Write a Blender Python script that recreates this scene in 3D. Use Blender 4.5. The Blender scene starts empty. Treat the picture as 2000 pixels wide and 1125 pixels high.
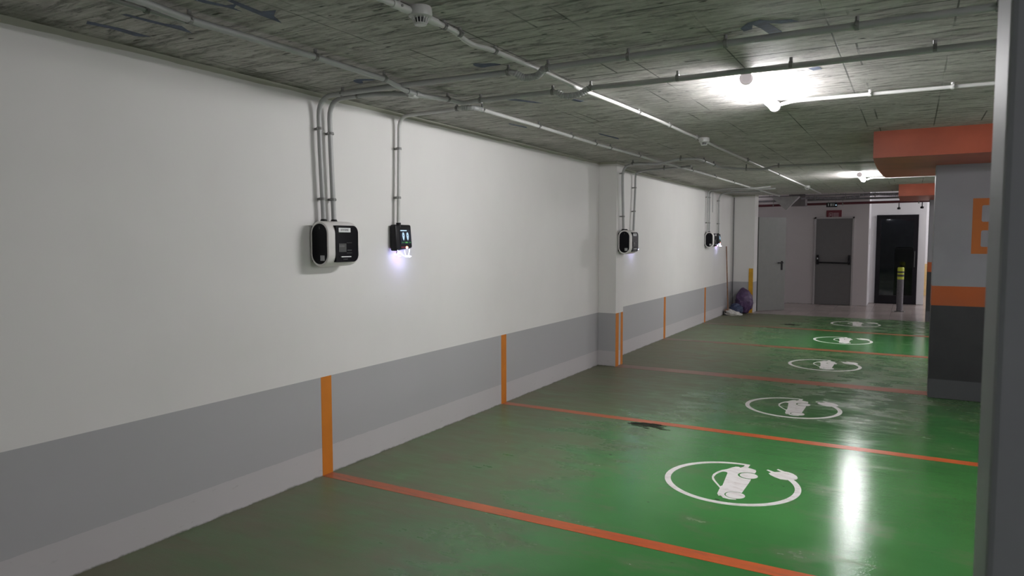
import bpy, bmesh, math, random
from mathutils import Vector, Matrix, noise

# ------------------------------------------------------------------ camera, world, exposure
S = bpy.context.scene
C = S.collection
S.view_settings.view_transform = 'Standard'
S.view_settings.look = 'None'
S.view_settings.gamma = 1
S.view_settings.use_curve_mapping = False
S.view_settings.exposure = 0.0

CAM = Vector((3.5355, 0.0, 1.65))
yaw, pitch, roll = 0.5154, 0.0684, -0.0015
cy, sy, cp, sp = math.cos(yaw), math.sin(yaw), math.cos(pitch), math.sin(pitch)
F = Vector((-sy * cp, cy * cp, -sp))
R0 = Vector((cy, sy, 0)); U0 = R0.cross(F)
R = R0 * math.cos(roll) + U0 * math.sin(roll)
U = -R0 * math.sin(roll) + U0 * math.cos(roll)
cd = bpy.data.cameras.new('camera')
cd.lens = 1371.9 / 2000 * 36
cd.sensor_width = 36
cd.clip_start = 0.05
cd.dof.use_dof = True
cd.dof.focus_distance = 6.5
cd.dof.aperture_fstop = 7.0
co = bpy.data.objects.new('camera', cd)
m = Matrix((( R.x, U.x, -F.x, CAM.x), (R.y, U.y, -F.y, CAM.y), (R.z, U.z, -F.z, CAM.z), (0, 0, 0, 1)))
co.matrix_world = m
C.objects.link(co)
S.camera = co

w = bpy.data.worlds.new('world'); S.world = w
w.use_nodes = True
w.node_tree.nodes['Background'].inputs[0].default_value = (1.0, 0.955, 1.0, 1)
w.node_tree.nodes['Background'].inputs[1].default_value = 1.25

LAMP = 170.0          # emission of the tubes in the ceiling lamps
LED = 9.0           # emission of the chargers' indicator lights
H = 2.649            # ceiling height

# ------------------------------------------------------------------ materials
def srgb(r, g, b):
    def f(c):
        c /= 255.0
        return c / 12.92 if c <= 0.04045 else ((c + 0.055) / 1.055) ** 2.4
    return (f(r), f(g), f(b), 1)

class Nodes:
    def __init__(self, name):
        self.m = bpy.data.materials.new(name); self.m.use_nodes = True
        self.t = self.m.node_tree; self.n = self.t.nodes
        self.b = self.n['Principled BSDF']
    def new(self, typ, **kw):
        o = self.n.new(typ)
        for k, v in kw.items(): setattr(o, k, v)
        return o
    def link(self, a, b): self.t.links.new(a, b)
    def coord(self, scale=(1, 1, 1), loc=(0, 0, 0), rot=(0, 0, 0)):
        tc = self.new('ShaderNodeTexCoord'); mp = self.new('ShaderNodeMapping')
        mp.inputs['Scale'].default_value = scale; mp.inputs['Location'].default_value = loc
        mp.inputs['Rotation'].default_value = rot
        self.link(tc.outputs['Object'], mp.inputs['Vector'])
        return mp.outputs[0]
    def noise(self, scale, detail=4, rough=0.55, vec=None, dist=0.0):
        o = self.new('ShaderNodeTexNoise')
        o.inputs['Scale'].default_value = scale; o.inputs['Detail'].default_value = detail
        o.inputs['Roughness'].default_value = rough; o.inputs['Distortion'].default_value = dist
        self.link(vec if vec is not None else self.coord(), o.inputs['Vector'])
        return o.outputs['Fac']
    def ramp(self, fac, stops, interp='LINEAR'):
        o = self.new('ShaderNodeValToRGB'); cr = o.color_ramp; cr.interpolation = interp
        while len(cr.elements) > 1: cr.elements.remove(cr.elements[-1])
        for i, (p, c) in enumerate(stops):
            e = cr.elements[0] if i == 0 else cr.elements.new(p)
            e.position = p
            e.color = c if isinstance(c, tuple) else (c, c, c, 1)
        self.link(fac, o.inputs[0])
        return o.outputs[0]
    def math(self, op, a, b=None, clamp=False):
        o = self.new('ShaderNodeMath', operation=op); o.use_clamp = clamp
        for i, v in enumerate((a, b)):
            if v is None: continue
            if isinstance(v, (int, float)): o.inputs[i].default_value = v
            else: self.link(v, o.inputs[i])
        return o.outputs[0]
    def mix(self, fac, a, b, mode='MIX'):
        o = self.new('ShaderNodeMix', data_type='RGBA', blend_type=mode)
        for s, v in (('Factor', fac), ('A', a), ('B', b)):
            i = [x for x in o.inputs if x.name == s and x.enabled][0] if s == 'Factor' else [x for x in o.inputs if x.name == s and x.type == 'RGBA'][0]
            if isinstance(v, (int, float)): i.default_value = v
            elif isinstance(v, tuple): i.default_value = v
            else: self.link(v, i)
        return [x for x in o.outputs if x.type == 'RGBA'][0]
    def bump(self, h, strength=0.2, dist=0.01, normal=None):
        o = self.new('ShaderNodeBump'); o.inputs['Strength'].default_value = strength
        o.inputs['Distance'].default_value = dist
        self.link(h, o.inputs['Height'])
        if normal is not None: self.link(normal, o.inputs['Normal'])
        self.link(o.outputs[0], self.b.inputs['Normal'])
        return o.outputs[0]
    def sep(self):
        tc = self.new('ShaderNodeTexCoord'); s = self.new('ShaderNodeSeparateXYZ')
        self.link(tc.outputs['Object'], s.inputs[0])
        return s.outputs

def simple(name, col, rough=0.5, metal=0.0, var=0.12, scale=9.0, bump=0.0, emis=None, es=1.0, spec=0.5):
    N = Nodes(name)
    f = N.noise(scale, 4)
    c = N.mix(N.ramp(f, [(0.3, 0.0), (0.7, 1.0)]), tuple(x * (1 - var) for x in col[:3]) + (1,), tuple(min(1, x * (1 + var)) for x in col[:3]) + (1,))
    N.link(c, N.b.inputs['Base Color'])
    N.b.inputs['Roughness'].default_value = rough
    N.b.inputs['Metallic'].default_value = metal
    N.b.inputs['Specular IOR Level'].default_value = spec
    if bump: N.bump(N.noise(scale * 8, 3), bump, 0.004)
    if emis:
        N.b.inputs['Emission Color'].default_value = emis
        N.b.inputs['Emission Strength'].default_value = es
    return N.m

WHITE = (0.765, 0.752, 0.735, 1)
DADO = (0.425, 0.425, 0.435, 1)

def wall_material(name='wall_paint', white=WHITE, dado=DADO, low=(0.53, 0.515, 0.52, 1), dado_z=0.698, top_strip=True):
    N = Nodes(name)
    z = N.sep()[2]
    wob = N.math('MULTIPLY', N.math('SUBTRACT', N.noise(14, 3), 0.5), 0.012)
    zz = N.math('ADD', z, wob)
    zt = N.math('ADD', z, N.math('MULTIPLY', N.math('SUBTRACT', N.noise(2.2, 4), 0.5), 0.03))
    col = N.mix(N.math('GREATER_THAN', zz, 0.20), low, dado)
    col = N.mix(N.math('GREATER_THAN', z, dado_z), col, white)
    if top_strip:
        col = N.mix(N.math('GREATER_THAN', zt, 2.618), col, (0.44, 0.44, 0.37, 1))
    st = N.noise(0.9, 5, 0.6, N.coord((1, 1, 0.7)))
    col = N.mix(N.ramp(st, [(0.3, 0.10), (0.6, 0.0)]), col, (0.35, 0.35, 0.33, 1))
    # scuffs and chipped specks along the foot of the wall
    sp_ = N.noise(7, 6, 0.7, N.coord((1, 1, 3), (3, 1, 0)))
    foot = N.ramp(z, [(0.0, 1.0), (0.28, 0.0)])
    mask = N.math('MULTIPLY', N.ramp(sp_, [(0.62, 0.0), (0.70, 1.0)]), foot)
    col = N.mix(N.math('MULTIPLY', mask, 0.35), col, (0.16, 0.16, 0.14, 1))
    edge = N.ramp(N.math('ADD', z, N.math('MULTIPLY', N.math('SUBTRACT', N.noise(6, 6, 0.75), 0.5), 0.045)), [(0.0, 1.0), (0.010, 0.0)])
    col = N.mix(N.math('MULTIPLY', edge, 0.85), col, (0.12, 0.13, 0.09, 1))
    N.link(col, N.b.inputs['Base Color'])
    N.b.inputs['Roughness'].default_value = 0.62
    N.b.inputs['Specular IOR Level'].default_value = 0.3
    b1 = N.noise(1.3, 3)
    b2 = N.noise(60, 3)
    n0 = N.bump(N.noise(1.0, 2, 0.5, N.coord((0.4, 0.30, 1.9), (2, 5, 1))), 0.55, 0.05)
    n1 = N.bump(b1, 0.25, 0.03, n0)
    N.bump(b2, 0.12, 0.002, n1)
    return N.m

def ceiling_material():
    N = Nodes('board_marked_concrete')
    base = N.noise(1.1, 6, 0.62, N.coord((1, 1.6, 1)))
    c = N.mix(N.ramp(base, [(0.32, 0.0), (0.68, 1.0)]), (0.50, 0.475, 0.455, 1), (0.71, 0.68, 0.65, 1))
    # grain of the shuttering boards, running across the bays
    gr = N.noise(3.0, 6, 0.7, N.coord((1.3, 16, 1)))
    c = N.mix(N.ramp(gr, [(0.36, 0.55), (0.58, 0.0)]), c, (0.20, 0.20, 0.175, 1))
    mo = N.noise(16, 5, 0.7)
    c = N.mix(N.ramp(mo, [(0.50, 0.0), (0.72, 0.55)]), c, (0.74, 0.73, 0.69, 1))
    sp2 = N.noise(5, 7, 0.78, N.coord((1, 4.5, 1), (11, 4, 0)), 0.4)
    c = N.mix(N.ramp(sp2, [(0.54, 0.0), (0.63, 0.72)]), c, (0.19, 0.185, 0.165, 1))
    # dark pits
    pit = N.noise(9, 2, 0.5, N.coord((1, 2.8, 1), (5, 3, 0)))
    c = N.mix(N.ramp(pit, [(0.685, 0.0), (0.73, 0.9)]), c, (0.05, 0.052, 0.045, 1))
    # seams between boards and panels
    br = N.new('ShaderNodeTexBrick')
    N.link(N.coord((1, 1, 1), (0.08, 0.11, 0)), br.inputs['Vector'])
    br.offset = 0.37; br.squash = 1
    br.inputs['Scale'].default_value = 1.0
    br.inputs['Brick Width'].default_value = 2.05
    br.inputs['Row Height'].default_value = 0.52
    br.inputs['Mortar Size'].default_value = 0.0055
    br.inputs['Mortar Smooth'].default_value = 0.3
    gate = N.ramp(N.noise(1.7, 3, 0.5, N.coord((1, 1, 1), (9, 2, 0))), [(0.40, 0.0), (0.55, 1.0)])
    seam = N.math('MULTIPLY', br.outputs['Fac'], gate)
    br2 = N.new('ShaderNodeTexBrick')
    N.link(N.coord((1, 1, 1), (0.31, 0.4, 0), (0, 0, math.pi / 2)), br2.inputs['Vector'])
    br2.offset = 0.5
    br2.inputs['Scale'].default_value = 1.0
    br2.inputs['Brick Width'].default_value = 2.5
    br2.inputs['Row Height'].default_value = 0.51
    br2.inputs['Mortar Size'].default_value = 0.0045
    br2.inputs['Mortar Smooth'].default_value = 0.3
    gate2 = N.ramp(N.noise(1.2, 3, 0.5, N.coord((1, 1, 1), (2, 7, 0))), [(0.42, 0.0), (0.56, 1.0)])
    seam2 = N.math('MULTIPLY', br2.outputs['Fac'], gate2)
    s = N.math('MAXIMUM', seam, seam2)
    c = N.mix(N.math('MULTIPLY', s, 0.75), c, (0.07, 0.075, 0.06, 1))
    # darker blotches along the junction with the left wall
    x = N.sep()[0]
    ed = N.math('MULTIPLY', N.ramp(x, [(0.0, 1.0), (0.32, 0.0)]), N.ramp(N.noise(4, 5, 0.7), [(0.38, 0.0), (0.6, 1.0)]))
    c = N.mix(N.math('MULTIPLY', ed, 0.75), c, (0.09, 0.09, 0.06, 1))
    N.link(c, N.b.inputs['Base Color'])
    N.b.inputs['Roughness'].default_value = 0.75
    N.b.inputs['Specular IOR Level'].default_value = 0.25
    h = N.math('ADD', N.math('MULTIPLY', gr, 0.6), N.math('MULTIPLY', mo, 0.5))
    h = N.math('SUBTRACT', h, N.math('MULTIPLY', s, 0.6))
    N.bump(N.math('SUBTRACT', h, N.math('MULTIPLY', N.ramp(sp2, [(0.52, 0.0), (0.7, 1.0)]), 0.5)), 0.9, 0.016)
    return N.m

def floor_material():
    N = Nodes('green_epoxy_floor')
    xs = N.sep(); x, y = xs[0], xs[1]
    big = N.noise(0.55, 5, 0.6, N.coord((1, 1.3, 1)))
    mid = N.noise(2.9, 5, 0.62, N.coord((0.8, 1.3, 1), (4, 1, 0)), 0.3)
    strk = N.noise(3.0, 4, 0.6, N.coord((0.9, 4, 1)))
    g = N.mix(N.ramp(big, [(0.3, 0.0), (0.7, 1.0)]), (0.040, 0.190, 0.045, 1), (0.062, 0.270, 0.066, 1))
    # how worn each bay is: near the wall most, and bays nearer / farther differ
    xw = N.ramp(N.math('MULTIPLY', x, 0.25), [(0.0, 1.0), (0.22, 0.72), (0.50, 0.06), (1.0, 0.0)])
    yn = N.math('MULTIPLY', N.math('ADD', y, 4.0), 1 / 24.0)
    def Y(v): return (v + 4.0) / 24.0
    yw = N.ramp(yn, [(Y(-4), 0.25), (Y(3.5), 0.18), (Y(5.8), 0.08), (Y(6.3), 0.24), (Y(8.6), 0.55), (Y(8.8), 0.62), (Y(11.2), 0.50), (Y(11.5), 0.12), (Y(13.8), 0.12), (Y(14.0), 0.45), (Y(16.3), 0.55)])
    wear = N.math('ADD', xw, yw)
    nz = N.math('ADD', N.math('MULTIPLY', mid, 0.85), N.math('MULTIPLY', strk, 0.25))
    d = N.math('ADD', N.math('MULTIPLY', wear, 0.62), N.math('MULTIPLY', N.math('SUBTRACT', nz, 0.555), 1.25))
    dm = N.ramp(d, [(0.14, 0.0), (0.50, 0.60), (0.85, 0.88)])
    dirt = N.mix(mid, (0.125, 0.115, 0.075, 1), (0.225, 0.190, 0.140, 1))
    c = N.mix(dm, g, dirt)
    # reddish scuffs and dark specks
    red = N.ramp(N.noise(1.8, 5, 0.7, N.coord((0.7, 3.2, 1), (7, 3, 0))), [(0.60, 0.0), (0.72, 0.45)])
    c = N.mix(N.math('MULTIPLY', red, N.math('MINIMUM', wear, 1.0)), c, (0.16, 0.085, 0.055, 1))
    sp1 = N.ramp(N.noise(11, 3, 0.6, N.coord((0.6, 1.6, 1), (1, 8, 0))), [(0.71, 0.0), (0.745, 0.8)])
    c = N.mix(sp1, c, (0.030, 0.035, 0.022, 1))
    wsp = N.new('ShaderNodeTexVoronoi'); wsp.inputs['Scale'].default_value = 1.9
    N.link(N.coord(), wsp.inputs['Vector'])
    c = N.mix(N.ramp(wsp.outputs['Distance'], [(0.010, 0.7), (0.016, 0.0)]), c, (0.55, 0.60, 0.50, 1))
    N.link(c, N.b.inputs['Base Color'])
    rough = N.math('ADD', N.math('MULTIPLY', dm, 0.42), N.math('ADD', 0.07, N.math('MULTIPLY', strk, 0.12)))
    N.link(rough, N.b.inputs['Roughness'])
    N.b.inputs['Specular IOR Level'].default_value = 0.55
    fine = N.noise(70, 3, 0.6, N.coord((0.6, 1.4, 1)))
    wav = N.noise(5, 4, 0.6, N.coord((0.5, 2.2, 1)))
    n1 = N.bump(wav, 0.10, 0.010)
    n2 = N.bump(N.noise(150, 2, 0.5, N.coord((0.6, 1.3, 1))), 0.30, 0.0018, n1)
    N.bump(fine, 0.16, 0.0020, n2)
    return N.m

def line_material():
    N = Nodes('orange_floor_paint')
    a = N.noise(5, 6, 0.7, N.coord((1.2, 6, 1)))
    x = N.sep()[0]
    worn = N.ramp(N.math('MULTIPLY', x, 0.25), [(0.0, 0.55), (0.30, 0.25), (0.6, 0.0)])
    c = N.mix(N.ramp(N.noise(2, 4), [(0.3, 0.0), (0.7, 1.0)]), (0.60, 0.100, 0.022, 1), (0.74, 0.15, 0.030, 1))
    yy = N.sep()[1]
    far = N.ramp(N.math('MULTIPLY', yy, 0.05), [(0.0, 0.0), (0.40, 0.0), (0.42, 0.50), (0.70, 0.62)])
    k = N.math('ADD', N.math('ADD', far, N.math('MULTIPLY', worn, 0.9)), N.math('MULTIPLY', N.ramp(a, [(0.5, 0.0), (0.72, 1.0)]), 0.45), True)
    c = N.mix(k, c, (0.17, 0.10, 0.065, 1))
    N.link(c, N.b.inputs['Base Color'])
    N.b.inputs['Roughness'].default_value = 0.30
    N.bump(N.noise(60, 3), 0.12, 0.002)
    return N.m

def symbol_material():
    N = Nodes('white_floor_paint')
    a = N.noise(9, 6, 0.72, N.coord((1, 2, 1)))
    c = N.mix(N.ramp(a, [(0.48, 0.0), (0.70, 1.0)]), (0.90, 0.87, 0.86, 1), (0.62, 0.55, 0.53, 1))
    N.link(c, N.b.inputs['Base Color'])
    N.b.inputs['Roughness'].default_value = 0.42
    return N.m

def column_material(name, z0, z1):
    N = Nodes(name)
    z = N.sep()[2]
    c = N.mix(N.math('GREATER_THAN', z, 0.20), (0.075, 0.078, 0.085, 1), (0.022, 0.022, 0.026, 1))
    c = N.mix(N.math('GREATER_THAN', z, z0), c, (0.42, 0.088, 0.012, 1))
    c = N.mix(N.math('GREATER_THAN', z, z1), c, (0.295, 0.295, 0.325, 1))
    st = N.noise(3, 5)
    c = N.mix(N.ramp(st, [(0.35, 0.12), (0.6, 0.0)]), c, (0.10, 0.10, 0.10, 1))
    N.link(c, N.b.inputs['Base Color'])
    N.b.inputs['Roughness'].default_value = 0.5
    N.bump(N.noise(40, 3), 0.1, 0.003)
    return N.m

def band_material():
    N = Nodes('bollard_band')
    z = N.sep()[2]
    c = (0.62, 0.68, 0.06, 1); k = (0.05, 0.05, 0.04, 1)
    o = N.mix(N.math('GREATER_THAN', z, 0.80), c, k)
    o = N.mix(N.math('GREATER_THAN', z, 0.85), o, c)
    o = N.mix(N.math('GREATER_THAN', z, 0.885), o, k)
    o = N.mix(N.math('GREATER_THAN', z, 0.925), o, c)
    N.link(o, N.b.inputs['Base Color']); N.b.inputs['Roughness'].default_value = 0.4
    return N.m

def bag_material(name, c1, c2, rough=0.35):
    N = Nodes(name)
    f = N.noise(5, 6, 0.65, None, 1.2)
    N.link(N.mix(N.ramp(f, [(0.35, 0.0), (0.65, 1.0)]), c1, c2), N.b.inputs['Base Color'])
    N.b.inputs['Roughness'].default_value = rough
    N.bump(f, 0.9, 0.03)
    return N.m

def beige_material():
    N = Nodes('beige_tiled_floor')
    br = N.new('ShaderNodeTexBrick')
    N.link(N.coord(), br.inputs['Vector'])
    br.offset = 0; br.inputs['Scale'].default_value = 1
    br.inputs['Brick Width'].default_value = 0.4; br.inputs['Row Height'].default_value = 0.4
    br.inputs['Mortar Size'].default_value = 0.003
    br.inputs['Color1'].default_value = (0.40, 0.34, 0.325, 1); br.inputs['Color2'].default_value = (0.44, 0.38, 0.36, 1)
    br.inputs['Mortar'].default_value = (0.30, 0.26, 0.25, 1)
    c = N.mix(N.ramp(N.noise(1.6, 5), [(0.4, 0.3), (0.65, 0.0)]), br.outputs['Color'], (0.24, 0.20, 0.19, 1))
    N.link(c, N.b.inputs['Base Color']); N.b.inputs['Roughness'].default_value = 0.22
    N.bump(N.noise(8, 3), 0.05, 0.01)
    return N.m

def lamp_material(name='lamp_glow', col=(1.0, 0.98, 1.0, 1), strength=LAMP, base=0.9):
    N = Nodes(name)
    N.b.inputs['Base Color'].default_value = (base, base, base, 1)
    if base < 0.5: N.b.inputs['Specular IOR Level'].default_value = 0.1
    N.b.inputs['Emission Color'].default_value = col
    N.b.inputs['Emission Strength'].default_value = strength
    return N.m

def glass_material():
    N = Nodes('door_glass')
    N.n.remove(N.b)
    g = N.new('ShaderNodeBsdfGlossy'); g.inputs['Roughness'].default_value = 0.03
    t = N.new('ShaderNodeBsdfTransparent'); t.inputs[0].default_value = (0.55, 0.56, 0.6, 1)
    fr = N.new('ShaderNodeFresnel'); fr.inputs[0].default_value = 1.5
    mx = N.new('ShaderNodeMixShader')
    N.link(fr.outputs[0], mx.inputs[0]); N.link(t.outputs[0], mx.inputs[1]); N.link(g.outputs[0], mx.inputs[2])
    N.link(mx.outputs[0], N.n['Material Output'].inputs[0])
    return N.m

M = dict(
    wall=wall_material(), ceil=ceiling_material(), floor=floor_material(), line=line_material(),
    symbol=symbol_material(), beige=beige_material(),
    backwall=wall_material('service_wall_paint', (0.56, 0.525, 0.535, 1), (0.56, 0.525, 0.535, 1), (0.52, 0.48, 0.48, 1), 0.0, False),
    whitewall=wall_material('white_wall_paint', (0.70, 0.69, 0.71, 1), (0.70, 0.69, 0.71, 1), (0.60, 0.58, 0.60, 1), 0.0, False),
    stripe=simple('orange_wall_paint', (0.60, 0.19, 0.012, 1), 0.5, var=0.08, scale=5),
    letter=simple('orange_letter_paint', (0.46, 0.125, 0.012, 1), 0.5, var=0.08, scale=5),
    capital=simple('orange_concrete_paint', (0.42, 0.088, 0.042, 1), 0.42, var=0.14, scale=3, bump=0.1),
    column=column_material('column_paint', 0.969, 1.170), column2=column_material('far_column_paint', 0.995, 1.191),
    conduit=simple('grey_pvc', (0.40, 0.405, 0.40, 1), 0.38, var=0.06),
    whitepvc=simple('pale_pvc', (0.54, 0.54, 0.525, 1), 0.35, var=0.06),
    clip=simple('galvanised_clip', (0.23, 0.23, 0.22, 1), 0.5, metal=0.0, var=0.2),
    blackplastic=simple('black_plastic', (0.012, 0.012, 0.014, 1), 0.42, var=0.2, spec=0.2),
    blackgloss=simple('black_gloss_panel', (0.006, 0.006, 0.008, 1), 0.14, var=0.1, spec=0.12),
    darkgrey=simple('dark_grey_plastic', (0.035, 0.037, 0.036, 1), 0.35, var=0.1),
    flap=simple('grey_flap', (0.085, 0.088, 0.085, 1), 0.3, var=0.1),
    shell=simple('white_charger_shell', (0.80, 0.775, 0.755, 1), 0.32, var=0.04),
    sticker=simple('white_sticker', (0.72, 0.73, 0.74, 1), 0.5, var=0.04),
    greysticker=simple('grey_sticker', (0.42, 0.42, 0.43, 1), 0.5, var=0.25, scale=120),
    greymark=simple('grey_print', (0.09, 0.09, 0.10, 1), 0.5, var=0.1),
    lamp=lamp_material(), lampcap=simple('lamp_end_cap', (0.75, 0.68, 0.70, 1), 0.4, var=0.04, emis=(1.0, 0.88, 0.92, 1), es=0.30),  # cap emission stands in for tube light showing through
    led=lamp_material('charger_led', (0.46, 0.50, 1.0, 1), LED),
    ledstrong=lamp_material('charger_led_ring', (0.46, 0.50, 1.0, 1), LED * 3.5),
    ledpink=lamp_material('charger_led_pink', (1.0, 0.16, 0.40, 1), LED * 2.5),
    ledorange=lamp_material('status_light', (1.0, 0.30, 0.12, 1), 2.2),
    screen=lamp_material('screen_dark_blue', (0.05, 0.10, 0.22, 1), 0.10, 0.02),
    icon=lamp_material('screen_icons', (0.55, 0.80, 1.0, 1), 0.85, 0.1),
    icongreen=lamp_material('screen_green', (0.15, 0.8, 0.15, 1), 0.45, 0.05),
    bluepaint=simple('blue_marking_paint', (0.085, 0.105, 0.175, 1), 0.7, var=0.35, scale=14),
    doorgrey=simple('grey_door_paint', (0.195, 0.20, 0.19, 1), 0.45, var=0.04),
    doordark=simple('dark_grey_door_paint', (0.125, 0.12, 0.122, 1), 0.4, var=0.04),
    doorframe=simple('frame_paint', (0.40, 0.38, 0.385, 1), 0.4, var=0.04),
    blackframe=simple('black_door_frame', (0.010, 0.009, 0.012, 1), 0.4, var=0.1, spec=0.15),
    glass=glass_material(),
    steel=simple('brushed_steel', (0.17, 0.16, 0.175, 1), 0.3, metal=0.6, var=0.15, scale=30),
    band=band_material(),
    yellow=simple('yellow_guard_paint', (0.62, 0.33, 0.015, 1), 0.5, var=0.15),
    wood=simple('broom_wood', (0.22, 0.11, 0.055, 1), 0.5, var=0.25, scale=20),
    purple=bag_material('purple_bin_bag', (0.050, 0.026, 0.075, 1), (0.12, 0.065, 0.16, 1)),
    blue=bag_material('blue_bag_film', (0.030, 0.045, 0.10, 1), (0.06, 0.085, 0.17, 1)),
    whitebag=bag_material('white_cloth', (0.75, 0.74, 0.70, 1), (0.40, 0.38, 0.36, 1), 0.7),
    redpipe=simple('dark_red_pipe_paint', (0.105, 0.020, 0.030, 1), 0.4, var=0.1),
    redsign=simple('dark_red_sign', (0.16, 0.018, 0.035, 1), 0.5, var=0.05),
    signprint=simple('sign_print', (0.42, 0.30, 0.32, 1), 0.5, var=0.1),
    duct=simple('grey_duct', (0.22, 0.21, 0.23, 1), 0.4, metal=0.4, var=0.15),
    ductdark=simple('dark_duct_paint', (0.17, 0.15, 0.155, 1), 0.6, var=0.1),
    roomfill=lamp_material('room_fill_glow', (0.85, 0.88, 1.0, 1), 7.0),
    fabric=simple('grey_canvas', (0.34, 0.33, 0.33, 1), 0.8, var=0.1),
    jamb=simple('grey_jamb_paint', (0.30, 0.31, 0.335, 1), 0.5, var=0.04),
    tan=simple('tan_board', (0.62, 0.44, 0.20, 1), 0.5, var=0.1),
    stain=simple('oil_stain', (0.022, 0.026, 0.016, 1), 0.6, var=0.2, spec=0.15),
    darkroom=simple('dark_room_wall', (0.55, 0.55, 0.57, 1), 0.7, var=0.1),
)

# ------------------------------------------------------------------ mesh helpers
def link(name, bm, mat, parent=None, smooth=False):
    me = bpy.data.meshes.new(name)
    bmesh.ops.recalc_face_normals(bm, faces=bm.faces)
    bm.to_mesh(me); bm.free()
    me.materials.append(mat)
    if smooth:
        for p in me.polygons: p.use_smooth = True
        me.set_sharp_from_angle(angle=math.radians(42))
    o = bpy.data.objects.new(name, me)
    C.objects.link(o)
    if parent: o.parent = parent
    return o

def tag(o, label=None, cat=None, group=None, kind=None):
    if label: o['label'] = label
    if cat: o['category'] = cat
    if group: o['group'] = group
    if kind: o['kind'] = kind
    return o

def thing(name, label, cat, loc=(0, 0, 0), group=None, rot=(0, 0, 0)):
    o = bpy.data.objects.new(name, None); C.objects.link(o)
    o.empty_display_size = 0.1
    o.location = loc; o.rotation_euler = rot
    return tag(o, label, cat, group)

def struct(name, bm, mat, parent=None, smooth=False):
    o = link(name, bm, mat, parent, smooth)
    if parent is None: o['kind'] = 'structure'
    return o

def bx(bm, a, b, bev=0.0, seg=2):
    x0, y0, z0 = a; x1, y1, z1 = b
    r = bmesh.ops.create_cube(bm, size=1)
    vs = r['verts']
    for v in vs:
        v.co = Vector(((x0 + x1) / 2 + v.co.x * (x1 - x0), (y0 + y1) / 2 + v.co.y * (y1 - y0), (z0 + z1) / 2 + v.co.z * (z1 - z0)))
    if bev:
        es = list({e for v in vs for e in v.link_edges})
        bmesh.ops.bevel(bm, geom=es, offset=bev, segments=seg, affect='EDGES', profile=0.5)
    return vs

def box(a, b, bev=0.0, seg=2):
    bm = bmesh.new(); bx(bm, a, b, bev, seg); return bm

def fillet(pts, r=0.06, n=6):
    pts = [Vector(p) for p in pts]
    out = [pts[0]]
    for i in range(1, len(pts) - 1):
        p0, p, p1 = pts[i - 1], pts[i], pts[i + 1]
        a = (p0 - p); b = (p1 - p)
        if a.length < 1e-6 or b.length < 1e-6: continue
        if a.angle(b) > math.radians(176): out.append(p); continue
        d = min(r, a.length * 0.48, b.length * 0.48)
        s = p + a.normalized() * d; e = p + b.normalized() * d
        for k in range(n + 1):
            t = k / n
            out.append(s * (1 - t) ** 2 + p * 2 * t * (1 - t) + e * t * t)
    out.append(pts[-1])
    return out

def sweep(bm, path, rad, n=12, caps=True):
    path = [Vector(p) for p in path]
    rads = rad if isinstance(rad, list) else [rad] * len(path)
    rings = []; nrm = None
    for i, p in enumerate(path):
        if i == 0: t = path[1] - p
        elif i == len(path) - 1: t = p - path[i - 1]
        else: t = (path[i + 1] - p).normalized() + (p - path[i - 1]).normalized()
        t.normalize()
        if nrm is None:
            up = Vector((0, 0, 1)) if abs(t.z) < 0.9 else Vector((1, 0, 0))
            nrm = t.cross(up).normalized()
        else:
            nrm = (nrm - t * nrm.dot(t)).normalized()
        bn = t.cross(nrm)
        rings.append([bm.verts.new(p + (nrm * math.cos(2 * math.pi * k / n) + bn * math.sin(2 * math.pi * k / n)) * rads[i]) for k in range(n)])
    for a, b in zip(rings, rings[1:]):
        for k in range(n): bm.faces.new((a[k], a[(k + 1) % n], b[(k + 1) % n], b[k]))
    if caps:
        bm.faces.new(rings[0][::-1]); bm.faces.new(rings[-1])

def cyl(bm, a, b, r, n=20, r2=None):
    sweep(bm, [a, b], [r, r if r2 is None else r2], n)

def lathe(bm, prof, center=(0, 0, 0), n=32):
    cx, cy_, cz = center
    rings = []
    for r, z in prof:
        rings.append([bm.verts.new((cx + r * math.cos(2 * math.pi * k / n), cy_ + r * math.sin(2 * math.pi * k / n), cz + z)) for k in range(n)])
    for a, b in zip(rings, rings[1:]):
        for k in range(n): bm.faces.new((a[k], a[(k + 1) % n], b[(k + 1) % n], b[k]))
    bm.faces.new(rings[0][::-1]); bm.faces.new(rings[-1])

def poly_prism(outline, depth, holes=()):
    """flat outline (x, y) with holes, extruded down from z=depth to z=0"""
    bm = bmesh.new()
    es = []
    for loop in [outline] + list(holes):
        vs = [bm.verts.new((x, y, 0)) for x, y in loop]
        for i in range(len(vs)): es.append(bm.edges.new((vs[i], vs[(i + 1) % len(vs)])))
    bmesh.ops.triangle_fill(bm, edges=es, use_beauty=True, use_dissolve=False)
    fs = list(bm.faces)
    r = bmesh.ops.extrude_face_region(bm, geom=fs)
    for v in [g for g in r['geom'] if isinstance(g, bmesh.types.BMVert)]: v.co.z = depth
    return bm

def smooth_loop(pts, it=1):
    for _ in range(it):
        q = []
        for i in range(len(pts)):
            a = pts[i]; b = pts[(i + 1) % len(pts)]
            q.append((a[0] * .75 + b[0] * .25, a[1] * .75 + b[1] * .25))
            q.append((a[0] * .25 + b[0] * .75, a[1] * .25 + b[1] * .75))
        pts = q
    return pts

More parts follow.
